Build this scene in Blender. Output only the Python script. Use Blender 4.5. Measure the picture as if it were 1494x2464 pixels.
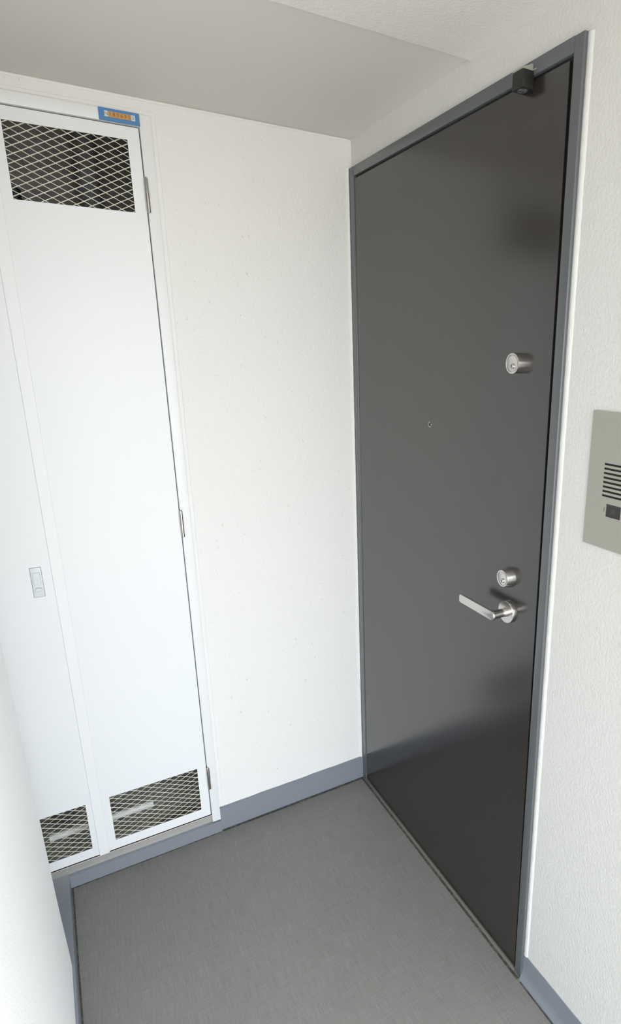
import bpy, bmesh, math, random
from mathutils import Vector, Matrix

for o in list(bpy.data.objects):
    bpy.data.objects.remove(o)
scene = bpy.context.scene
C = scene.collection

# ------------------------------------------------------------------ camera
CAM_R = [[0.857653, -0.514217, 0.003516], [-0.13846, -0.23751, -0.961466], [0.495237, 0.824118, -0.2749]]
CAM_P = (-0.85618, -1.77814, 1.53555)
F, CX, CY = 1459.94, 994.40, 1272.59
cam = bpy.data.cameras.new('camera')
cam.sensor_fit = 'HORIZONTAL'; cam.sensor_width = 36.0
cam.lens = F / 1494 * 36
cam.shift_x = (747 - CX) / 1494
cam.shift_y = (CY - 1232) / 1494
cam.clip_start = 0.02
co = bpy.data.objects.new('camera', cam); C.objects.link(co)
m = Matrix((CAM_R[0], [-v for v in CAM_R[1]], [-v for v in CAM_R[2]])).transposed().to_4x4()
m.translation = Vector(CAM_P)
co.matrix_world = m
scene.camera = co

# ------------------------------------------------------------------ world: overcast sky over a mid grey ground
w = bpy.data.worlds.new('world'); scene.world = w; w.use_nodes = True
nt = w.node_tree; nt.nodes.clear()
out = nt.nodes.new('ShaderNodeOutputWorld'); bg = nt.nodes.new('ShaderNodeBackground')
tc = nt.nodes.new('ShaderNodeTexCoord'); sp = nt.nodes.new('ShaderNodeSeparateXYZ')
cr = nt.nodes.new('ShaderNodeValToRGB'); mr = nt.nodes.new('ShaderNodeMapRange')
nt.links.new(tc.outputs['Generated'], sp.inputs[0]); nt.links.new(sp.outputs['Z'], mr.inputs['Value'])
mr.inputs['From Min'].default_value = -1; mr.inputs['From Max'].default_value = 1
nt.links.new(mr.outputs[0], cr.inputs[0]); nt.links.new(cr.outputs[0], bg.inputs[0]); nt.links.new(bg.outputs[0], out.inputs[0])
SKY = (0.90, 0.955, 1.02, 1); GROUND = (0.50, 0.48, 0.445, 1)
e = cr.color_ramp.elements
e[0].position = 0.485; e[0].color = GROUND
e[1].position = 0.505; e[1].color = SKY
bg.inputs[1].default_value = 6.05

# ------------------------------------------------------------------ exposure
scene.view_settings.view_transform = 'Standard'
scene.view_settings.look = 'None'
scene.view_settings.gamma = 1
scene.view_settings.use_curve_mapping = False
scene.view_settings.exposure = 0.0
try:
    scene.cycles.diffuse_bounces = 8
    scene.cycles.max_bounces = 16
    scene.cycles.glossy_bounces = 6
except Exception:
    pass

# ------------------------------------------------------------------ materials
def srgb(r, g, b):
    f = lambda c: (c / 255 / 12.92) if c <= 10 else ((c / 255 + 0.055) / 1.055) ** 2.4
    return (f(r), f(g), f(b), 1)

def mat(name, col, rough=0.5, metal=0.0, spec=0.5, bump=None, speck=None, coat=0, ior=1.5):
    """bump: list of (kind, scale, (sx,sy,sz), strength, distance)"""
    m = bpy.data.materials.new(name); m.use_nodes = True
    nt = m.node_tree; b = nt.nodes['Principled BSDF']
    b.inputs['Base Color'].default_value = col
    b.inputs['Roughness'].default_value = rough
    b.inputs['Metallic'].default_value = metal
    b.inputs['Specular IOR Level'].default_value = spec if ior == 1.5 else .5
    b.inputs['IOR'].default_value = ior
    if coat: b.inputs['Coat Weight'].default_value = coat
    t = nt.nodes.new('ShaderNodeTexCoord')
    last = None
    for (kind, scale, st, strength, dist) in (bump or []):
        mp = nt.nodes.new('ShaderNodeMapping'); mp.inputs['Scale'].default_value = st
        nt.links.new(t.outputs['Object'], mp.inputs[0])
        if kind == 'noise':
            n = nt.nodes.new('ShaderNodeTexNoise'); n.inputs['Scale'].default_value = scale
            n.inputs['Detail'].default_value = 3; n.inputs['Roughness'].default_value = 0.5
            h = n.outputs['Fac']
        else:
            n = nt.nodes.new('ShaderNodeTexVoronoi'); n.inputs['Scale'].default_value = scale
            n.feature = 'SMOOTH_F1'; n.inputs['Smoothness'].default_value = 0.6
            iv = nt.nodes.new('ShaderNodeMath'); iv.operation = 'SUBTRACT'; iv.inputs[0].default_value = 1
            nt.links.new(n.outputs['Distance'], iv.inputs[1]); h = iv.outputs[0]
        nt.links.new(mp.outputs[0], n.inputs['Vector'])
        bn = nt.nodes.new('ShaderNodeBump'); bn.inputs['Strength'].default_value = strength
        bn.inputs['Distance'].default_value = dist
        nt.links.new(h, bn.inputs['Height'])
        if last: nt.links.new(last, bn.inputs['Normal'])
        last = bn.outputs[0]
    if last: nt.links.new(last, b.inputs['Normal'])
    if speck:   # (scale, stretch, dark colour, threshold low, threshold high)
        scale, st, dark, lo, hi = speck
        mp = nt.nodes.new('ShaderNodeMapping'); mp.inputs['Scale'].default_value = st
        n = nt.nodes.new('ShaderNodeTexNoise'); n.inputs['Scale'].default_value = scale; n.inputs['Detail'].default_value = 4
        r = nt.nodes.new('ShaderNodeMapRange'); r.inputs['From Min'].default_value = lo; r.inputs['From Max'].default_value = hi
        mx = nt.nodes.new('ShaderNodeMix'); mx.data_type = 'RGBA'
        mx.inputs[6].default_value = col; mx.inputs[7].default_value = dark
        nt.links.new(t.outputs['Object'], mp.inputs[0]); nt.links.new(mp.outputs[0], n.inputs['Vector'])
        nt.links.new(n.outputs['Fac'], r.inputs[0]); nt.links.new(r.outputs[0], mx.inputs[0])
        nt.links.new(mx.outputs[2], b.inputs['Base Color'])
    return m

WHITE = (0.80, 0.80, 0.78, 1)
M = {}
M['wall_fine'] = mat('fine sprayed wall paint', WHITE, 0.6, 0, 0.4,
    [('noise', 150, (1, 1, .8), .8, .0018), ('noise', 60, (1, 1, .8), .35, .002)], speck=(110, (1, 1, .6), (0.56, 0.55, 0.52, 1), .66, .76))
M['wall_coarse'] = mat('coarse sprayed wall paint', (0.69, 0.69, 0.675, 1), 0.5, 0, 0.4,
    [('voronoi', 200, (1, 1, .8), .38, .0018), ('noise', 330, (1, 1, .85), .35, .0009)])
M['wall_sand'] = mat('sandy sprayed wall paint', (0.91, 0.91, 0.90, 1), 0.6, 0, 0.4,
    [('noise', 260, (1, 1, 1), .6, .0016), ('noise', 70, (1, 1, 1), .3, .002)])
M['blocker_grey'] = mat('grey light blocker paint', (0.36, 0.355, 0.34, 1), 0.6, 0, 0.3, [('noise', 200, (1, 1, 1), .4, .0012)])  # only for the added wall that holds light off the right wall
M['ceiling_smooth'] = mat('smooth ceiling board paint', (0.71, 0.69, 0.655, 1), 0.7, 0, 0.3, [('noise', 300, (1, 1, 1), .1, .0005)])
M['ceiling_spray'] = mat('sprayed ceiling paint', (0.80, 0.785, 0.75, 1), 0.6, 0, 0.4,
    [('voronoi', 170, (1, 1, 1), .45, .0015), ('noise', 320, (1, 1, 1), .35, .0008)])
M['cupboard_white'] = mat('white enamel steel', (0.82, 0.835, 0.84, 1), 0.38, 0, 0.5, [('noise', 9, (1, 1, 1), .05, .002)])
M['cupboard_leaf'] = mat('white enamel steel leaf', (0.80, 0.82, 0.83, 1), 0.38, 0, 0.5, [('noise', 9, (1, 1, 1), .05, .002)])
M['threshold'] = mat('worn grey threshold steel', (0.26, 0.26, 0.235, 1), 0.5, 0.6, 0.5, [('noise', 150, (1, .1, 1), .3, .0005)])
M['caulk'] = mat('painted sealant bead', (0.82, 0.82, 0.80, 1), 0.5, 0, 0.4, [('noise', 120, (1, 1, .4), .5, .0015)])
M['slate'] = mat('slate grey skirting paint', srgb(127, 133, 142), 0.45, 0, 0.5, [('noise', 70, (1, 1, 1), .25, .001)])
M['frame'] = mat('slate grey door frame enamel', (0.105, 0.115, 0.122, 1), 0.32, 0, 0.75)
M['door'] = mat('dark brown grey coated steel', (0.019, 0.0155, 0.014, 1), 0.20, 0, 1.0, [('noise', 900, (1, 1, 1), .04, .0002)], ior=1.92)
M['dark'] = mat('black rubber gasket', (0.012, 0.013, 0.013, 1), 0.7)
M['gap_shade_grey'] = mat('grey painted gap shade', (0.11, 0.105, 0.105, 1), 0.7)  # shade of the cupboard leaf gaps, put into colour
M['sill_shade_brown'] = mat('grey brown painted shade', (0.05, 0.045, 0.045, 1), 0.7)  # shade of the gap over the sill lip, put into colour
M['steel'] = mat('brushed stainless steel', (0.66, 0.64, 0.61, 1), 0.23, 1, 0.5, [('noise', 300, (1, 1, 12), .05, .0003)])
M['steel_sill'] = mat('dull stainless sill', (0.74, 0.72, 0.68, 1), 0.5, 1, 0.5, [('noise', 120, (.1, 1, 1), .1, .0005)])
M['chrome'] = mat('polished hinge steel', (0.56, 0.53, 0.50, 1), 0.18, 1, 0.5)
M['mesh'] = mat('cream painted expanded metal', (0.66, 0.66, 0.54, 1), 0.45)
M['black'] = mat('matt black plastic', (0.014, 0.014, 0.013, 1), 0.5)
M['sealant'] = mat('dirty grey floor sealant', (0.055, 0.055, 0.05, 1), 0.6, 0, .4, [('noise', 200, (1, 1, 1), .5, .002)],
    speck=(90, (1, 1, 1), (0.14, 0.14, 0.125, 1), .45, .7))
M['concrete'] = mat('shaft concrete', (0.42, 0.40, 0.385, 1), 0.9, 0, .2, [('noise', 30, (1, 1, 1), .4, .004)], speck=(12, (1, 1, 1), (0.30, 0.285, 0.275, 1), .4, .7))
M['concrete_light'] = mat('pale shaft floor screed', (0.74, 0.72, 0.69, 1), 0.9, 0, .2, [('noise', 30, (1, 1, 1), .4, .004)])
M['pipe_white'] = mat('white pipe lagging tape', (0.85, 0.85, 0.83, 1), 0.45, 0, .4, [('noise', 40, (4, 1, 1), .3, .002)])
M['pipe_grey'] = mat('grey plastic pipe', (0.24, 0.24, 0.25, 1), 0.5)
M['blue_cast'] = mat('blue enamel meter body', (0.02, 0.035, 0.13, 1), 0.35)
M['green_tag'] = mat('dark green valve wheel', (0.008, 0.03, 0.022, 1), 0.5)
M['sign_blue'] = mat('blue plastic plate', srgb(78, 132, 184), 0.4)
M['sign_white'] = mat('white dial cell', (0.62, 0.70, 0.74, 1), 0.4)
M['sign_orange'] = mat('orange dial cell', srgb(200, 150, 88), 0.4)
M['ink'] = mat('brown ink', (0.16, 0.09, 0.03, 1), 0.6)
M['ink_grey'] = mat('grey ink', (0.18, 0.22, 0.24, 1), 0.6)
M['intercom'] = mat('beige grey satin aluminium', (0.37, 0.365, 0.315, 1), 0.42, 0.15, 0.5, [('noise', 500, (1, 1, 1), .08, .0004)])
M['button'] = mat('charcoal glossy plastic', (0.03, 0.032, 0.036, 1), 0.3)
M['button_mark'] = mat('grey moulded mark', (0.05, 0.053, 0.055, 1), 0.4)
M['latch'] = mat('pale grey latch plastic', (0.70, 0.73, 0.745, 1), 0.35)
M['latch_dark'] = mat('grey latch groove', (0.34, 0.36, 0.375, 1), 0.5)
M['lens'] = mat('black glass lens', (0.01, 0.01, 0.01, 1), 0.08)
M['speckled'] = mat('speckled clear lens', (0.05, 0.052, 0.055, 1), 0.2, 0, .6, [('voronoi', 400, (1, 1, 1), 1, .004)],
    speck=(600, (1, 1, 1), (0.45, 0.47, 0.48, 1), .55, .7))
cb = bpy.data.materials.new('frosted clear plastic'); cb.use_nodes = True
bb = cb.node_tree.nodes['Principled BSDF']
bb.inputs['Base Color'].default_value = (0.62, 0.63, 0.55, 1); bb.inputs['Roughness'].default_value = 0.35
bb.inputs['Transmission Weight'].default_value = 0.55; bb.inputs['IOR'].default_value = 1.2
M['frosted'] = cb

# linen patterned vinyl floor: fine threads along both room axes
def floor_mat():
    m = bpy.data.materials.new('linen patterned grey vinyl'); m.use_nodes = True
    nt = m.node_tree; b = nt.nodes['Principled BSDF']; L = nt.links
    t = nt.nodes.new('ShaderNodeTexCoord')
    def noise(st, scale, detail=3):
        mp = nt.nodes.new('ShaderNodeMapping'); mp.inputs['Scale'].default_value = st
        n = nt.nodes.new('ShaderNodeTexNoise'); n.inputs['Scale'].default_value = scale; n.inputs['Detail'].default_value = detail
        L.new(t.outputs['Object'], mp.inputs[0]); L.new(mp.outputs[0], n.inputs['Vector']); return n.outputs['Fac']
    a = noise((1, .025, 1), 640, 2); c = noise((.025, 1, 1), 640, 2); s = noise((1, 1, 1), 5, 2); g = noise((1, 1, 1), 620, 2)
    def mth(op, x, y):
        n = nt.nodes.new('ShaderNodeMath'); n.operation = op
        for i, v in enumerate((x, y)):
            if isinstance(v, (int, float)): n.inputs[i].default_value = v
            else: L.new(v, n.inputs[i])
        return n.outputs[0]
    k = mth('ADD', mth('ADD', mth('MULTIPLY', a, .50), mth('MULTIPLY', c, .42)), mth('MULTIPLY', g, .55))
    k = mth('ADD', k, mth('MULTIPLY', s, .10))
    r = nt.nodes.new('ShaderNodeMapRange'); r.inputs['From Min'].default_value = .52; r.inputs['From Max'].default_value = 1.02
    L.new(k, r.inputs[0])
    mx = nt.nodes.new('ShaderNodeMix'); mx.data_type = 'RGBA'
    mx.inputs[6].default_value = (0.155, 0.152, 0.143, 1); mx.inputs[7].default_value = (0.270, 0.266, 0.252, 1)
    L.new(r.outputs[0], mx.inputs[0]); L.new(mx.outputs[2], b.inputs['Base Color'])
    b.inputs['Roughness'].default_value = 0.55; b.inputs['Specular IOR Level'].default_value = 0.35
    bn = nt.nodes.new('ShaderNodeBump'); bn.inputs['Strength'].default_value = .3; bn.inputs['Distance'].default_value = .0006
    L.new(k, bn.inputs['Height']); L.new(bn.outputs[0], b.inputs['Normal'])
    return m
M['floor'] = floor_mat()

# ------------------------------------------------------------------ mesh helpers
def add_box(bm, x0, x1, y0, y1, z0, z1, bevel=0.0, seg=2):
    r = bmesh.ops.create_cube(bm, size=1)
    vs = r['verts']
    for v in vs:
        v.co = Vector(((x0 + x1) / 2 + v.co.x * (x1 - x0), (y0 + y1) / 2 + v.co.y * (y1 - y0), (z0 + z1) / 2 + v.co.z * (z1 - z0)))
    if bevel:
        es = list({e for v in vs for e in v.link_edges})
        bmesh.ops.bevel(bm, geom=es, offset=bevel, segments=seg, affect='EDGES', profile=0.5)

def box(*a, **k):
    bm = bmesh.new(); add_box(bm, *a, **k); return bm

def add_prism(bm, pts, axis, a, b):
    """pts: 2-D outline; axis 'x': pts are (y,z); 'y': (x,z); 'z': (x,y)."""
    def P(p, t):
        return {'x': (t, p[0], p[1]), 'y': (p[0], t, p[1]), 'z': (p[0], p[1], t)}[axis]
    v0 = [bm.verts.new(P(p, a)) for p in pts]; v1 = [bm.verts.new(P(p, b)) for p in pts]
    bm.faces.new(v0); bm.faces.new(list(reversed(v1)))
    n = len(pts)
    for i in range(n):
        bm.faces.new((v0[i], v1[i], v1[(i + 1) % n], v0[(i + 1) % n]))

def add_lathe(bm, prof, c, axis, n=32, cap=True):
    """prof: (radius, t along axis) from one end to the other."""
    rings = []
    for r, t in prof:
        ring = []
        for k in range(n):
            a = 2 * math.pi * k / n; u, v = r * math.cos(a), r * math.sin(a)
            p = {'x': (t, u, v), 'y': (u, t, v), 'z': (u, v, t)}[axis]
            ring.append(bm.verts.new((c[0] + p[0], c[1] + p[1], c[2] + p[2])))
        rings.append(ring)
    for i in range(len(rings) - 1):
        for k in range(n):
            bm.faces.new((rings[i][k], rings[i][(k + 1) % n], rings[i + 1][(k + 1) % n], rings[i + 1][k]))
    if cap:
        bm.faces.new(rings[0]); bm.faces.new(list(reversed(rings[-1])))

def add_panel(bm, us, vs, holes, axis, t0, t1):
    """A slab on a grid with rectangular holes. axis 'y': u=x, v=z; axis 'x': u=y, v=z; axis 'z': u=x, v=y."""
    for h in holes:
        us = us + [h[0], h[1]]; vs = vs + [h[2], h[3]]
    us = sorted(set(us)); vs = sorted(set(vs))
    P = lambda u, v, t: {'x': (t, u, v), 'y': (u, t, v), 'z': (u, v, t)}[axis]
    cache = {}
    def V(i, j, k):
        if (i, j, k) not in cache: cache[(i, j, k)] = bm.verts.new(P(us[i], vs[j], (t0, t1)[k]))
        return cache[(i, j, k)]
    def solid(i, j):
        if i < 0 or j < 0 or i >= len(us) - 1 or j >= len(vs) - 1: return False
        u, v = (us[i] + us[i + 1]) / 2, (vs[j] + vs[j + 1]) / 2
        return not any(h[0] < u < h[1] and h[2] < v < h[3] for h in holes)
    for i in range(len(us) - 1):
        for j in range(len(vs) - 1):
            if not solid(i, j): continue
            bm.faces.new((V(i, j, 0), V(i + 1, j, 0), V(i + 1, j + 1, 0), V(i, j + 1, 0)))
            bm.faces.new((V(i, j, 1), V(i, j + 1, 1), V(i + 1, j + 1, 1), V(i + 1, j, 1)))
            if not solid(i - 1, j): bm.faces.new((V(i, j, 0), V(i, j + 1, 0), V(i, j + 1, 1), V(i, j, 1)))
            if not solid(i + 1, j): bm.faces.new((V(i + 1, j, 0), V(i + 1, j, 1), V(i + 1, j + 1, 1), V(i + 1, j + 1, 0)))
            if not solid(i, j - 1): bm.faces.new((V(i, j, 0), V(i, j, 1), V(i + 1, j, 1), V(i + 1, j, 0)))
            if not solid(i, j + 1): bm.faces.new((V(i, j + 1, 0), V(i + 1, j + 1, 0), V(i + 1, j + 1, 1), V(i, j + 1, 1)))

def obj(name, bm, mt, parent=None, smooth=False, kind=None):
    bmesh.ops.recalc_face_normals(bm, faces=bm.faces[:])
    me = bpy.data.meshes.new(name); bm.to_mesh(me); bm.free()
    for mm in (mt if isinstance(mt, (list, tuple)) else [mt]): me.materials.append(M[mm])
    if smooth:
        for p in me.polygons: p.use_smooth = True
        try: me.set_sharp_from_angle(angle=math.radians(35))
        except Exception: pass
    o = bpy.data.objects.new(name, me); C.objects.link(o)
    if parent:
        o.parent = parent
        mw = Matrix.Identity(4); q = parent
        while q: mw = Matrix.Translation(-Vector(q.location)) @ mw; q = q.parent
        if parent.location.length: o.location = mw.translation
    if kind: o['kind'] = kind
    return o

def thing(name, loc, label=None, cat=None, group=None, kind=None):
    o = bpy.data.objects.new(name, None); C.objects.link(o); o.location = loc; o.empty_display_size = .05
    if label: o['label'] = label
    if cat: o['category'] = cat
    if group: o['group'] = group
    if kind: o['kind'] = kind
    return o

def struct(name, bm, mt, label=None, smooth=False):
    o = obj(name, bm, mt, None, smooth); o['kind'] = 'structure'
    if label: o['label'] = label
    return o

rnd = random.Random(4)

# ------------------------------------------------------------------ the shell
ZC = 2.126
W = -0.983                                   # left edge of the vinyl, face of the kerb
# cupboard opening in the back wall, door opening in the right wall
CX0, CX1, CZ0, CZ1 = -1.229, -0.538, 0.047, 2.087
DY0, DY1, DZ1 = -0.912, -0.003, 2.05
YE = -1.28                                   # where the right wall ends at the open corridor

bm = bmesh.new(); add_box(bm, -3.6, 3.6, -2.85, 0.0, -0.15, 0.0); struct('floor', bm, 'floor', 'grey linen patterned vinyl floor of the entrance recess')
bm = bmesh.new(); add_panel(bm, [-1.60, 0.0], [-0.15, 2.4], [(CX0, CX1, CZ0, CZ1)], 'y', 0.0, 0.10)
struct('wall_back', bm, 'wall_fine', 'white finely textured wall between the cupboard and the dark door')
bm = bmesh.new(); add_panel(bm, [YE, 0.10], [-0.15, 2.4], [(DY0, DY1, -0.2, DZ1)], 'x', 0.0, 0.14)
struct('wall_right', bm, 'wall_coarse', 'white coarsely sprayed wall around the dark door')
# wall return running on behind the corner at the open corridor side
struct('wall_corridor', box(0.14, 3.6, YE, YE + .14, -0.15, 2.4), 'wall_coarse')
struct('wall_far_left', box(-3.6, -2.3, -1.25, -1.11, -0.15, 2.4), 'wall_sand')

# left wall block: its near corner has a soft, slightly flaring round edge
def pillar():
    bm = bmesh.new()
    zs = [0.0465, .06, .09, .13, .2, .3, .5, .8, 1.1, 1.5, 1.9, 2.126]
    off = [0, 0, -.0003, -.0012, -.003, -.0048, -.007, -.0105, -.014, -.017, -.019, -.019]
    rings = []
    x0, y0 = -0.9895, -0.3255
    R = .006
    for z, d in zip(zs, off):
        pts = []
        for k in range(7):
            a = math.pi / 2 * k / 6
            pts.append((x0 + d - R + R * math.cos(a), y0 - R + R * math.sin(a)))
        pts += [(-1.40, y0), (-1.40, 0.0), (-2.3, 0.0), (-2.3, -1.25), (x0 + d - .012, -1.25), (x0 + d, -1.238)]
        rings.append([bm.verts.new((p[0], p[1], z)) for p in pts])
    n = len(rings[0])
    for i in range(len(rings) - 1):
        for k in range(n):
            bm.faces.new((rings[i][k], rings[i][(k + 1) % n], rings[i + 1][(k + 1) % n], rings[i + 1][k]))
    bm.faces.new(rings[0]); bm.faces.new(rings[-1])
    struct('wall_left', bm, 'wall_sand', 'white sandy textured wall standing on the painted kerb', smooth=True)
pillar()

# ceilings: smooth board deep in the recess, sprayed soffit in front of it, a few millimetres lower
YS = -0.575
bm = bmesh.new(); add_box(bm, -2.4, 0.0, YS - .05, 0.0, ZC, ZC + .12); struct('ceiling', bm, 'ceiling_smooth', 'smooth off white ceiling board over the cupboard')
bm = bmesh.new()
add_prism(bm, [(YS, ZC + .10), (YS, ZC - .003), (YS - .002, ZC - .0055), (YS - .006, ZC - .0065), (-2.85, ZC - .0065), (-2.85, ZC + .10)], 'x', -3.6, 3.6)
s = struct('ceiling_soffit', bm, 'ceiling_spray', 'rough sprayed white ceiling in front of the smooth board')
# unseen wall added at the left, behind the viewer, to dim the right wall
struct('wall_light_blocker', box(-2.30, -2.16, -2.85, -1.25, -0.15, 2.4), 'blocker_grey')

# wavy-topped painted skirting boards
def skirt(name, pts_along, axis, face, back, z0, zt, label=None, wob=.0008, foot=None):
    """vertical band with a slightly uneven painted top edge"""
    bm = bmesh.new(); n = max(2, int(abs(pts_along[1] - pts_along[0]) / .02))
    rows = []
    for i in range(n + 1):
        u = pts_along[0] + (pts_along[1] - pts_along[0]) * i / n
        z = zt + (rnd.uniform(-wob, wob) if 0 < i < n else 0)
        prof = [(back, z0), (back, z), (face, z - .001), (face, z0 + .018 if foot else z0 + .0)]
        if foot: prof.append((face + foot, z0))
        P = [(u, p[0], p[1]) if axis == 'x' else (p[0], u, p[1]) for p in prof]
        rows.append([bm.verts.new(p) for p in P])
    m_ = len(rows[0])
    for i in range(n):
        for k in range(m_):
            bm.faces.new((rows[i][k], rows[i + 1][k], rows[i + 1][(k + 1) % m_], rows[i][(k + 1) % m_]))
    bm.faces.new(rows[0]); bm.faces.new(rows[-1])
    return struct(name, bm, 'slate', label)
skirt('baseboard_back', (-0.5385, -0.0035), 'x', -0.0085, 0.0, 0.0, 0.0860, 'slate grey painted skirting below the white back wall')
skirt('baseboard_kerb', (W, -0.5385), 'x', -0.0145, 0.0, 0.0, 0.0440, 'slate grey painted kerb below the cupboard')
bm = bmesh.new(); rows = []
for i in range(17):
    y = -.9105 + (YE + .9105) * i / 16; z = .0752 + rnd.uniform(-.0006, .0006)
    rows.append([bm.verts.new(p) for p in ((.0, y, 0), (0, y, z), (-.0018, y, z - .0006), (-.0035, y, .030), (-.0062, y, .0145), (-.0095, y, .0105), (-.0150, y, 0))])
for a, b in zip(rows, rows[1:]):
    for k in range(7): bm.faces.new((a[k], b[k], b[(k + 1) % 7], a[(k + 1) % 7]))
bm.faces.new(rows[0]); bm.faces.new(rows[-1])
struct('baseboard_right', bm, 'slate', 'slate grey painted skirting below the intercom wall', smooth=True)
# kerb that carries the left wall
bm = box(-1.60, W, -1.262, 0.0, 0.0, 0.0465, bevel=.003, seg=2)
struct('trim_1', bm, 'slate', 'slate grey painted kerb top beside the left wall', smooth=True)
# dark sealant lines round the vinyl
def strip(name, x0, x1, y0, y1, h=.0012):
    struct(name, box(x0, x1, y0, y1, 0.0, h, bevel=.0005, seg=1), 'sealant')
strip('trim_2', W, -0.012, -0.0180, -0.0135)
strip('trim_11', -0.5385, -0.012, -0.0136, -0.0085)
strip('trim_3', W + .0020, W + .0060, -1.26, -0.0170)
strip('trim_4', -0.0205, -0.0130, -0.908, -0.0120, .0015)
strip('trim_5', -0.0195, -0.0150, YE, -0.918)

# sealant beads on the walls (painted over)
def bead(name, a, b, r, mt='caulk', wob=.0, label=None, sq=1.0):
    """rounded bead along a straight line from a to b; sq flattens it against the wall"""
    bm = bmesh.new(); a = Vector(a); b = Vector(b); d = (b - a).normalized()
    u = d.orthogonal().normalized(); v = d.cross(u); n = max(2, int((b - a).length / .012)); rings = []
    for i in range(n + 1):
        p = a.lerp(b, i / n); rr = r + rnd.uniform(-wob, wob)
        rings.append([bm.verts.new(p + (u * math.cos(t) + v * math.sin(t)) * rr) for t in [2 * math.pi * k / 10 for k in range(10)]])
    for i in range(n):
        for k in range(10):
            bm.faces.new((rings[i][k], rings[i][(k + 1) % 10], rings[i + 1][(k + 1) % 10], rings[i + 1][k]))
    bm.faces.new(rings[0]); bm.faces.new(rings[-1])
    return struct(name, bm, mt, label, smooth=True)

# wide flat sealant joint beside the cupboard frame
def joint(name, x0, x1, z0, z1, y=-.0022):
    bm = bmesh.new(); n = 60; rows = []
    for i in range(n + 1):
        z = z0 + (z1 - z0) * i / n; w_ = rnd.uniform(-.0006, .0006)
        rows.append([bm.verts.new(p) for p in ((x0, 0, z), (x0, y * .5, z), ((x0 + x1) / 2, y, z), (x1 + w_ - .001, y * .8, z), (x1 + w_, 0, z))])
    for i in range(n):
        for k in range(4):
            bm.faces.new((rows[i][k], rows[i + 1][k], rows[i + 1][k + 1], rows[i][k + 1]))
    struct(name, bm, 'caulk', smooth=True)
joint('trim_6', -0.5380, -0.5255, 0.090, 2.098)
struct('trim_7', box(-1.24, -0.5255, -.002, 0, CZ1, CZ1 + .012, bevel=.0008, seg=1), 'caulk')
bead('trim_8', (-1.40, -.0005, ZC - .004), (-0.002, -.0005, ZC - .004), .0032, wob=.0003)
# the bead beside the entrance door frame on the wall with the intercom
def door_joint():
    bm = bmesh.new(); n = 150; rows = []
    for i in range(n + 1):
        z = .0755 + (2.047 - .0755) * i / n; w_ = rnd.uniform(-.0009, .0009); q = rnd.uniform(-.0004, .0004)
        ys = [-.9095, -.9095, -.9125 - q, -.9155, -.9190, -.9215 - w_ * .6, -.9230 - w_ * .6]
        xs = [0.0, -.0022, -.0034 + q, -.0038 + q, -.0030 + q, -.0012, 0.001]
        rows.append([bm.verts.new((x, y, z)) for x, y in zip(xs, ys)])
    for i in range(n):
        for k in range(6):
            bm.faces.new((rows[i][k], rows[i + 1][k], rows[i + 1][k + 1], rows[i][k + 1]))
    struct('trim_9', bm, 'wall_coarse', 'rounded white sealant joint beside the dark door frame', smooth=True)
door_joint()
bead('trim_10', (-.0125, -.0015, .086), (-.0125, -.0015, 2.052), .0036, wob=.0004)

# ------------------------------------------------------------------ entrance door
door = thing('door_1', (0, -0.46, 0), 'dark brown grey steel entrance door in a slate grey frame', kind='structure')
FX = -0.010
# frame: three flat members with a rounded outer arris, rebated behind the leaf
bm = bmesh.new()
yi0, yi1, zi = -0.8864, -0.0345, 2.0248      # inner edges
yo0, yo1, zo = -0.9105, -0.0035, 2.0500      # outer edges
add_box(bm, FX, .10, yo0, yi0, 0.0, zo, bevel=.0026, seg=4)
obj('frame_jamb', bm, 'frame', door, smooth=True)
bm = bmesh.new(); add_box(bm, FX, .10, yi1, yo1, 0.0, zo, bevel=.0012, seg=2); obj('frame_jamb', bm, 'frame', door, smooth=True)
bm = bmesh.new(); add_box(bm, FX, .10, yi0 - .001, yi1 + .001, zi, zo, bevel=.0010, seg=2); obj('frame_head', bm, 'frame', door, smooth=True)
# gasket in the rebate behind the leaf edge
bm = bmesh.new()
add_box(bm, -.0020, .09, yi0 - .001, -.850, 0.0, zi + .001); add_box(bm, -.0020, .09, -.060, yi1 + .001, 0.0, zi + .001); add_box(bm, -.0020, .09, -.850, -.060, 1.99, zi + .001); add_box(bm, -.0020, .09, -.850, -.060, .0, .03)
obj('gasket', bm, 'dark', door)
# leaf: thin coated sheet panel; the lock edge hangs a few millimetres out of plumb
lt, lb = -.8775, -.8838
LX = -.008                                    # plane of the leaf's face
bm = bmesh.new()
add_prism(bm, [(lb, .009), (-.0368, .009), (-.0368, 2.0180), (lt, 2.0180)], 'x', LX, -.0021)
bmesh.ops.bevel(bm, geom=[e for e in bm.edges], offset=.0006, segments=2, affect='EDGES')
leaf = obj('leaf', bm, 'door', door, smooth=True)
bm = bmesh.new(); add_box(bm, -.0135, .10, yi0, yi1, 0.0, .0040, bevel=.0012, seg=2); obj('threshold', bm, 'threshold', door, smooth=True)

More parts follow.
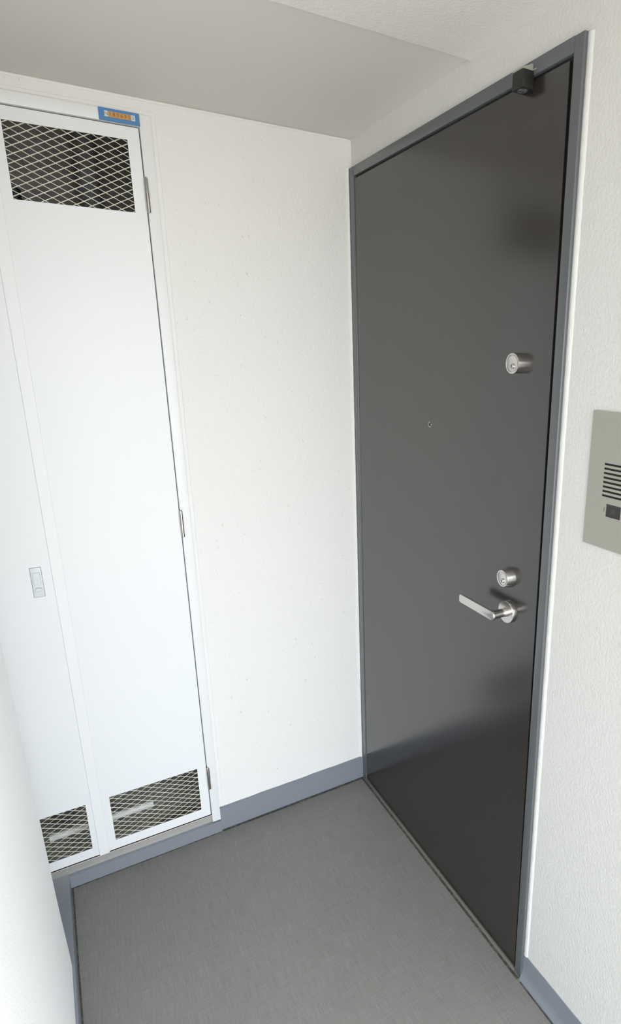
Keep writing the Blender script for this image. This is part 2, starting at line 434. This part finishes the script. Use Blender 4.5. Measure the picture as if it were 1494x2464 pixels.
# locks
def lock(zc, r0, r1, h):
    c = (LX, -.7873, zc)
    bm = bmesh.new(); add_lathe(bm, [(r0, 0.0), (r0, -.001), (r1 + .0003, -h + .001), (r1, -h), (r1 - .0032, -h - .0004), (r1 - .0036, -h + .0008)], c, 'x', 48)
    body = obj('deadbolt', bm, 'steel', door, smooth=True)
    bm = bmesh.new(); q = r1 - .0042
    add_lathe(bm, [(q, -h + .002), (q, -h + .0001), (q - .0005, -h - .0003), (q * .62, -h + .0006), (q * .30, -h + .0009), (.0003, -h + .0009)], c, 'x', 40); obj('dial', bm, 'steel', body, smooth=True)
    bm = bmesh.new(); c2 = (LX, -.7878, zc - .0052)
    add_lathe(bm, [(.0052, -h + .002), (.0052, -h - .0012), (.0046, -h - .0020), (.0030, -h - .0022)], c2, 'x', 28); obj('key_plug', bm, 'chrome', body, smooth=True)
    bm = bmesh.new()
    add_lathe(bm, [(.0011, -h - .0020), (.0011, -h - .0024)], (LX, -.7878, zc - .0038), 'x', 14)
    add_box(bm, LX - h - .0025, LX - h - .0018, -.7885, -.7871, zc - .0085, zc - .0040); obj('keyhole', bm, 'dark', body)
    return body
lock(1.5205, .0206, .0203, .0205)
lock(1.0560, .0236, .0190, .0205)

# lever handle: round rose, neck, flat lever blade
hz, hy = .9728, -.7893
bm = bmesh.new(); add_lathe(bm, [(.0262, 0.0), (.0262, -.0065), (.0256, -.0075), (.0105, -.0078)], (LX, hy, hz), 'x', 48)
lev = obj('lever_handle', bm, 'steel', door, smooth=True)
bm = bmesh.new(); add_lathe(bm, [(.0108, -.007), (.0108, -.0150), (.0103, -.0155)], (LX, hy, hz), 'x', 32); obj('collar', bm, 'steel', lev, smooth=True)
bm = bmesh.new()
# straight round neck, flat blade with a half-round root and a soft tip, small fillet on the door side
XB, TB, RB = -.0505 + LX, .0075, .0107
add_lathe(bm, [(RB - .0008, LX - .0150), (RB - .0008, XB + .004)], (0, hy, hz), 'x', 40)
out_ = []
for k in range(21):
    a = math.pi / 2 + math.pi * k / 20; out_.append((hy + RB * math.sin(a - math.pi / 2) * 0 - RB * math.sin(math.pi * k / 20), hz + RB * math.cos(math.pi * k / 20)))
tip = hy + .1235
for k in range(9):
    a = math.pi / 2 * k / 8; out_.append((tip - .005 + .005 * math.sin(a), hz - RB + .0005 + .005 - .005 * math.cos(a)))
for k in range(9):
    a = math.pi / 2 * k / 8; out_.append((tip - .005 + .005 * math.cos(a), hz + RB - .0005 - .005 + .005 * math.sin(a)))
yc_ = (hy + tip) / 2; ly_ = (tip - hy + RB) / 2; layers = []
for xx, ins in ((XB, .0013), (XB + .0004, .0005), (XB + .0013, 0), (XB + TB - .001, 0), (XB + TB, .001)):
    layers.append([bm.verts.new((xx, yc_ + (p[0] - yc_) * (1 - ins / ly_), hz + (p[1] - hz) * (1 - ins / RB))) for p in out_])
for l0, l1 in zip(layers, layers[1:]):
    for k in range(len(out_)): bm.faces.new((l0[k], l0[(k + 1) % len(out_)], l1[(k + 1) % len(out_)], l1[k]))
bm.faces.new(layers[0]); bm.faces.new(layers[-1])
add_prism(bm, [(XB + TB - .001, hy - .002), (XB + TB - .001, hy + .030), (XB + TB + .0015, hy + .021), (XB + TB + .0055, hy + .0135), (XB + TB + .011, hy + .0085), (XB + TB + .013, hy)], 'z', hz - .0072, hz + .0072)
obj('lever', bm, 'steel', lev, smooth=True)

# peephole
bm = bmesh.new(); add_lathe(bm, [(.0068, .0), (.0068, -.0010), (.0058, -.0016), (.0050, -.0012)], (LX, -.4482, 1.3646), 'x', 32)
pe = obj('peephole', bm, 'steel', door, smooth=True)
bm = bmesh.new(); add_lathe(bm, [(.0047, -.0010), (.0044, -.0017), (.0020, -.0022)], (LX, -.4482, 1.3646), 'x', 24); obj('lens', bm, 'lens', pe, smooth=True)

# small black sensor at the top of the door
sx, sy0, sy1 = -.0345, -.7878, -.7578
sen = thing('door_sensor', (LX, -.7728, 2.0030), 'small black cube sensor with clear bracket at the top of the dark door', 'sensor')
bm = bmesh.new(); add_box(bm, sx, LX, sy0, sy1, 2.0030, 2.0320, bevel=.0010, seg=2); obj('housing', bm, 'black', sen, smooth=True)
bm = bmesh.new(); add_lathe(bm, [(.0105, 2.0040), (.0105, 2.0025), (.0085, 2.0010), (.003, 2.0003)], (-.0215, -.7728, 0), 'z', 28); obj('lens', bm, 'speckled', sen, smooth=True)
bm = bmesh.new()
pts = [(sx, 2.0322), (FX - .0002, 2.0322), (FX - .0002, 2.0430), (FX - .004, 2.0430), (-.021, 2.0395), (sx, 2.0350)]
add_prism(bm, pts, 'y', sy0 + .002, sy1)
add_box(bm, -.0125, FX - .0002, sy0 - .008, sy0 + .002, 2.0322, 2.0338, bevel=.0004, seg=1)
obj('bracket', bm, 'frosted', sen)

# ------------------------------------------------------------------ intercom on the right wall
iy0, iy1, iz0, iz1 = -1.1215, -.9907, 1.1929, 1.4415
IX = -.0035
ic = thing('intercom', (0, -1.056, iz0), 'beige grey intercom panel with speaker slots on the sprayed wall', 'intercom')
slots = [(-1.0853, -1.0271, 1.3510 - .00819 * k - .0038, 1.3510 - .00819 * k) for k in range(8)]
bm = bmesh.new()
add_panel(bm, [iy0, iy1], [iz0, iz1], slots + [(-1.0727, -1.0396, 1.2540, 1.2778), (-1.0357, -1.0345, 1.2618, 1.2705)], 'x', IX, IX + .0008)
add_box(bm, IX + .0008, 0.0004, iy0 + .0005, iy0 + .0015, iz0, iz1); add_box(bm, IX + .0008, 0.0004, iy1 - .0015, iy1 - .0005, iz0, iz1)
obj('faceplate', bm, 'intercom', ic)
obj('speaker', box(IX + .0018, IX + .0030, -1.086, -1.026, 1.287, 1.3545), 'dark', ic)
obj('indicator_slot', box(IX + .0010, IX + .002, -1.0367, -1.0335, 1.260, 1.272), 'dark', ic)
bt = obj('call_button', box(IX + .0003, IX + .003, -1.0725, -1.0398, 1.2542, 1.2776, bevel=.0005, seg=1), 'button', ic)
bm = bmesh.new()
add_prism(bm, [(-1.0700, 1.2625), (-1.0700, 1.2636), (-1.0690, 1.2650), (-1.0688, 1.2700), (-1.0675, 1.2725), (-1.0645, 1.2735), (-1.0615, 1.2725), (-1.0602, 1.2700), (-1.0600, 1.2650), (-1.0590, 1.2636), (-1.0590, 1.2625)], 'x', IX + .0001, IX + .0004)
bmesh.ops.translate(bm, verts=bm.verts, vec=(0, .0083, -.0022))
obj('bell_mark', bm, 'button_mark', bt)
obj('button_lip', box(IX + .0000, IX + .0006, -1.0725, -1.0398, 1.2750, 1.2776), 'button_mark', bt)

# ------------------------------------------------------------------ meter cupboard in the back wall
cup = thing('meter_cupboard', (-.8835, 0, CZ0), 'tall white steel meter cupboard with two doors and wire mesh vents', 'cupboard')
YF = -.012; YL = -.010
# frame
lx1, lx0 = -.5680, -.8703       # right leaf
mx0, mx1 = -.8968, -.8704       # mullion
kx1, kx0 = -.8983, -1.2005      # left leaf
lz0, lz1 = .0790, 2.0570
fr = bmesh.new(); add_box(fr, -.5650, -.5385, YF, .06, .0470, CZ1, bevel=.0010, seg=2); add_box(fr, -.5700, -.5640, .0090, .06, .0770, 2.065); obj('frame_side', fr, 'cupboard_white', cup, smooth=True)
fr = bmesh.new(); add_box(fr, -1.2290, -1.2035, YF, .06, .0470, CZ1, bevel=.0010, seg=2); add_box(fr, -1.2045, -1.199, .0045, .06, .0770, 2.065); obj('frame_side', fr, 'cupboard_white', cup, smooth=True)
fr = bmesh.new(); add_box(fr, -1.2036, -.5649, YF, .06, 2.0610, CZ1, bevel=.0010, seg=2); add_box(fr, -1.2036, -.5649, .0125, .06, 2.052, 2.0615); obj('frame_head', fr, 'cupboard_white', cup, smooth=True)
fr = bmesh.new(); add_box(fr, mx0, mx1, YL - .0003, .05, .0745, 2.0605, bevel=.0004, seg=1); add_box(fr, mx0 - .004, mx1 + .004, YL + .0026, .04, .0765, 2.0605); obj('mullion', fr, 'cupboard_white', cup)
fr = bmesh.new(); add_box(fr, -.5690, -.5651, .0000, .0088, .0790, 2.0600); add_box(fr, -1.2036, -.5691, .0000, .0120, 2.0560, 2.0609); obj('leaf_gap_shade', fr, 'gap_shade_grey', cup)  # dark backing added so the gaps round the leaves look shaded
# steel sill with a drip lip
fr = bmesh.new(); add_box(fr, -1.2036, -.5651, -.0040, .06, .0435, .0730, bevel=.0008, seg=1); add_box(fr, -1.2036, -.5651, -.0098, -.0083, .0690, .0740, bevel=.0005, seg=1); add_box(fr, -1.2036, -.5651, -.0090, -.0035, .0690, .0705)
obj('sill', fr, 'steel_sill', cup)
obj('sill_gap_shade', box(-1.2036, -.5651, -.0082, .004, .0706, .0750), 'sill_shade_brown', cup)  # dark strip standing in for the shade behind the sill lip

def expanded(x0, x1, z0, z1, y, phase=(0, 0)):
    """expanded metal: crossed strands 32 mm by 16 mm, joined knuckles"""
    bm = bmesh.new(); P, Q = .0325, .0163
    slope = Q / P
    def clip(xa, za, s):
        # line z = za + s*(x-xa) clipped to the rectangle
        t0, t1 = x0, x1
        zA, zB = za + s * (t0 - xa), za + s * (t1 - xa)
        lo, hi = (z0, z1)
        def xat(z): return xa + (z - za) / s
        xs = sorted((xat(lo), xat(hi)))
        a, b = max(t0, xs[0]), min(t1, xs[1])
        return (a, b) if b - a > .0008 else None
    ox, oz = x0 + phase[0], z0 + phase[1]
    n = int((z1 - z0 + (x1 - x0) * slope) / Q) + 4
    for sgn in (1, -1):
        s = sgn * slope
        for k in range(-n, n + 1):
            za = oz + k * Q
            c = clip(ox, za, s)
            if not c: continue
            a, b = c
            A = Vector((a, 0, za + s * (a - ox))); B = Vector((b, 0, za + s * (b - ox)))
            d = (B - A).normalized(); nn = Vector((-d.z, 0, d.x))
            # strand section leans: a thin blade tilted out of the sheet plane
            h1, h2 = (.00068, .0010)
            tilt = .0003 if sgn > 0 else -.0001
            yy = (y - .0007, y + .0007)
            sec = [(nn * (-h1 + tilt) , yy[0]), (nn * (h1 + tilt), yy[0]), (nn * (h1 - tilt), yy[1]), (nn * (-h1 - tilt), yy[1])]
            va = [bm.verts.new((A.x + v.x, v_y, A.z + v.z)) for v, v_y in sec]
            vb = [bm.verts.new((B.x + v.x, v_y, B.z + v.z)) for v, v_y in sec]
            bm.faces.new(va); bm.faces.new(vb)
            for i in range(4): bm.faces.new((va[i], va[(i + 1) % 4], vb[(i + 1) % 4], vb[i]))
            # knuckles where strands join
            if sgn > 0:
                kk = 0
                for j in range(-60, 60):
                    x = ox + (j) * P / 2
                    z = za + s * (x - ox)
                    if a + .002 < x < b - .002 and z0 + .001 < z < z1 - .001:
                        add_prism(bm, [(x - .0030, z), (x, z - .0013), (x + .0030, z), (x, z + .0013)], 'y', y - .0012, y + .0012)
    return bm

def cup_leaf(x0, x1, holes, name='door'):
    bm = bmesh.new(); add_panel(bm, [x0, x1], [lz0, lz1], holes, 'y', YL, YL + .0016)
    # folded returns of the sheet round edge
    add_box(bm, x0, x0 + .0016, YL + .0016, .012, lz0, lz1); add_box(bm, x1 - .0016, x1, YL + .0016, .012, lz0, lz1)
    add_box(bm, x0 + .0016, x1 - .0016, YL + .0016, .012, lz0, lz0 + .0016); add_box(bm, x0 + .0016, x1 - .0016, YL + .0016, .012, lz1 - .0016, lz1)
    o = obj(name, bm, 'cupboard_leaf', cup)
    for i, h in enumerate(holes):
        g = obj('mesh_grille', expanded(h[0] - .004, h[1] + .004, h[2] - .004, h[3] + .004, YL + .0035, PH[i]), 'mesh', o)
        g['label'] = 'cream diamond wire mesh grille'
    return o
# the lattice is set so that its knuckles fall where the photograph shows them
PH = [(.0175, .0005), (.010, .004)]
zu0, zu1, zb0, zb1 = 1.8713, 2.0291, .1097, .2649
ld = cup_leaf(lx0, lx1, [(-.8490, -.5953, zu0, zu1), (-.8490, -.5953, zb0, zb1)])
kd = cup_leaf(kx0, kx1, [(-1.1765, -.9123, zu0, zu1), (-1.1765, -.9123, zb0, zb1)])
# hinges of the right leaf (and of the left one, out of sight)
def hinge(x, za, zb, par):
    bm = bmesh.new(); zm = (za + zb) / 2; y = YF - .0038
    add_lathe(bm, [(.0030, za), (.0048, za + .0015), (.0050, zm - .0006)], (x, y, 0), 'z', 20)
    add_lathe(bm, [(.0050, zm + .0006), (.0048, zb - .0035), (.0030, zb)], (x, y, 0), 'z', 20)
    add_lathe(bm, [(.0042, zm - .001), (.0042, zm + .001)], (x, y, 0), 'z', 16)
    add_box(bm, x - .0012, x + .0012, y + .003, .002, za + .001, zb - .002)
    obj('hinge', bm, 'chrome', par, smooth=True)
for za, zb in ((1.8720, 1.9520), (1.0335, 1.1133), (.1800, .2615)):
    hinge(-.5640, za, zb, ld); hinge(-1.2040, za, zb, kd)
# flush latch of the left leaf
ax0, ax1, az0, az1 = -.9447, -.9200, .9250, 1.0055
bm = bmesh.new(); add_box(bm, ax0 - .0008, ax1 + .0008, YL - .0006, YL, az0 - .0008, az1 + .0008); lat = obj('latch', bm, 'latch_dark', kd)
bm = bmesh.new(); add_box(bm, ax0 + .0005, ax1 - .0005, YL - .0022, YL - .0004, az0 + .0005, az1 - .0005, bevel=.0007, seg=2); obj('latch_plate', bm, 'latch', lat, smooth=True)
def ushape(xa, xb, z0, z1, sc=0.0):
    c = (xa + xb) / 2; r = (xb - xa) / 2 + sc
    pts = [(xa - sc, z1 + sc), (xa - sc, z0 + r * .9)]
    for k in range(1, 12):
        a = math.pi + math.pi * k / 12; pts.append((c + r * math.cos(a), z0 + r * .9 + r * .9 * math.sin(a)))
    pts += [(xb + sc, z0 + r * .9), (xb + sc, z1 + sc)]
    return pts
bm = bmesh.new(); add_prism(bm, ushape(-.9400, -.9245, .9560, .9920, .0006), 'y', YL - .0024, YL - .0020); obj('pull_groove', bm, 'latch_dark', lat)
bm = bmesh.new(); add_prism(bm, ushape(-.9400, -.9245, .9560, .9920, -.0001), 'y', YL - .0030, YL - .0022); obj('pull_tab', bm, 'latch', lat)
def oval(cx, cz, a, b):
    pts = []
    for k in range(16):
        t = -math.pi / 2 + math.pi * k / 15; pts.append((cx + a - b + b * math.cos(t), cz + b * math.sin(t)))
    for k in range(16):
        t = math.pi / 2 + math.pi * k / 15; pts.append((cx - a + b + b * math.cos(t), cz + b * math.sin(t)))
    return pts
bm = bmesh.new(); add_prism(bm, oval(-.9325, .9455, .0083, .0054), 'y', YL - .0026, YL - .0020); obj('button_rim', bm, 'latch_dark', lat)
bm = bmesh.new(); add_prism(bm, oval(-.9325, .9450, .0072, .0042), 'y', YL - .0032, YL - .0022); obj('release_button', bm, 'latch', lat)
# shaft behind the doors
struct('wall_shaft_back', box(-1.25, -.52, .40, .42, -.1, 2.3), 'concrete')
struct('wall_shaft_left', box(-1.25, -1.23, .101, .399, -.1, 2.3), 'concrete')
struct('wall_shaft_right', box(-.537, -.52, .101, .399, -.1, 2.3), 'concrete')
struct('floor_shaft', box(-1.229, -.538, .101, .399, -.1, .02), 'concrete_light')
struct('ceiling_shaft', box(-1.229, -.538, .101, .399, 2.2, 2.3), 'concrete')

# pipework seen through the mesh
def pipe(name, pts, r, mt, label, cat, group=None):
    bm = bmesh.new()
    for a, b in zip(pts, pts[1:]):
        a = Vector(a); b = Vector(b); d = (b - a).normalized(); u = d.orthogonal().normalized(); v = d.cross(u)
        ra = [bm.verts.new(a + (u * math.cos(t) + v * math.sin(t)) * r) for t in [2 * math.pi * k / 20 for k in range(20)]]
        rb = [bm.verts.new(b + (u * math.cos(t) + v * math.sin(t)) * r) for t in [2 * math.pi * k / 20 for k in range(20)]]
        for k in range(20): bm.faces.new((ra[k], ra[(k + 1) % 20], rb[(k + 1) % 20], rb[k]))
        bm.faces.new(ra); bm.faces.new(rb)
    o = obj(name, bm, mt, None, smooth=True); o['label'] = label; o['category'] = cat
    if group: o['group'] = group
    return o
pipe('lagged_pipe', [(-1.022, .10, .1095), (-.726, .10, .1115)], .0112, 'pipe_white', 'white lagged pipe lying low behind the mesh vents of the cupboard', 'pipe')
pipe('riser_pipe', [(-.99, .30, 0.0205), (-.99, .30, 2.1995)], .035, 'pipe_grey', 'dark grey riser pipe behind the left cupboard door', 'pipe')
pipe('riser_pipe', [(-.66, .33, 0.0205), (-.66, .33, 2.1995)], .030, 'pipe_grey', 'dark grey riser pipe behind the right cupboard door', 'pipe')
wm = thing('water_meter', (-.82, .19, .02), 'dark blue water meter low behind the right cupboard mesh', 'meter')
bm = bmesh.new(); add_lathe(bm, [(.030, .150), (.038, .155), (.038, .205), (.030, .215)], (-.82, .19, 0), 'z', 24); obj('meter_body', bm, 'blue_cast', wm, smooth=True)
bm = bmesh.new(); add_lathe(bm, [(.012, -.92), (.012, -.72)], (0, .19, .175), 'x', 16); obj('coupling', bm, 'pipe_grey', wm, smooth=True)
bm = bmesh.new(); add_box(bm, -.83, -.81, .185, .195, 0.0202, .151); obj('stand', bm, 'pipe_grey', wm)
bm = bmesh.new(); add_lathe(bm, [(.012, 1.88), (.015, 1.885), (.015, 1.925), (.010, 1.93)], (-.845, .16, 0), 'z', 20)
add_lathe(bm, [(.006, 0), (.006, .2395)], (-.845, .160, 1.905), 'y', 12)
o = obj('stop_valve', bm, 'green_tag', None, smooth=True); o['label'] = 'dark green stop valve high behind the right cupboard mesh'; o['category'] = 'valve'

# small blue counter plate on the cupboard head
sg = thing('number_plate', (-.6077, YF, 2.0612), 'small blue plate with orange number cells on the cupboard head', 'plate')
px0, px1, pz0, pz1 = -.6517, -.5637, 2.0608, 2.0872
bm = bmesh.new(); add_box(bm, px0, px1, YF - .0022, YF - .0001, pz0, pz1, bevel=.0006, seg=1); obj('plate', bm, 'sign_blue', sg)
wx0, wx1, wz0, wz1 = px0 + .0115, px1 - .0100, pz0 + .0085, pz1 - .0062
cw = (wx1 - wx0) / 8
digits = ['N', '1', '8', '0', '6', '9', '5', 'S']
for i, ch in enumerate(digits):
    edge = i in (0, 7)
    a, b = wx0 + cw * i, wx0 + cw * (i + 1)
    cell = obj('cell', box(a + .0001, b - .0001, YF - .0030, YF - .0021, wz0, wz1), 'sign_white' if edge else 'sign_orange', sg)
    cu = bpy.data.curves.new('digit', 'FONT'); cu.body = ch; cu.size = .0105; cu.align_x = 'CENTER'; cu.align_y = 'CENTER'; cu.extrude = .0001; cu.resolution_u = 3
    to = bpy.data.objects.new('digit_tmp', cu); C.objects.link(to)
    me = bpy.data.meshes.new_from_object(to.evaluated_get(bpy.context.evaluated_depsgraph_get()))
    bpy.data.objects.remove(to)
    me.transform(Matrix.Translation(((a + b) / 2, YF - .0032, (wz0 + wz1) / 2)) @ Matrix.Rotation(math.pi / 2, 4, 'X'))
    me.materials.clear(); me.materials.append(M['ink_grey' if edge else 'ink'])
    d = bpy.data.objects.new('digit', me); C.objects.link(d); d.parent = cell
    d.location = (0, 0, 0)
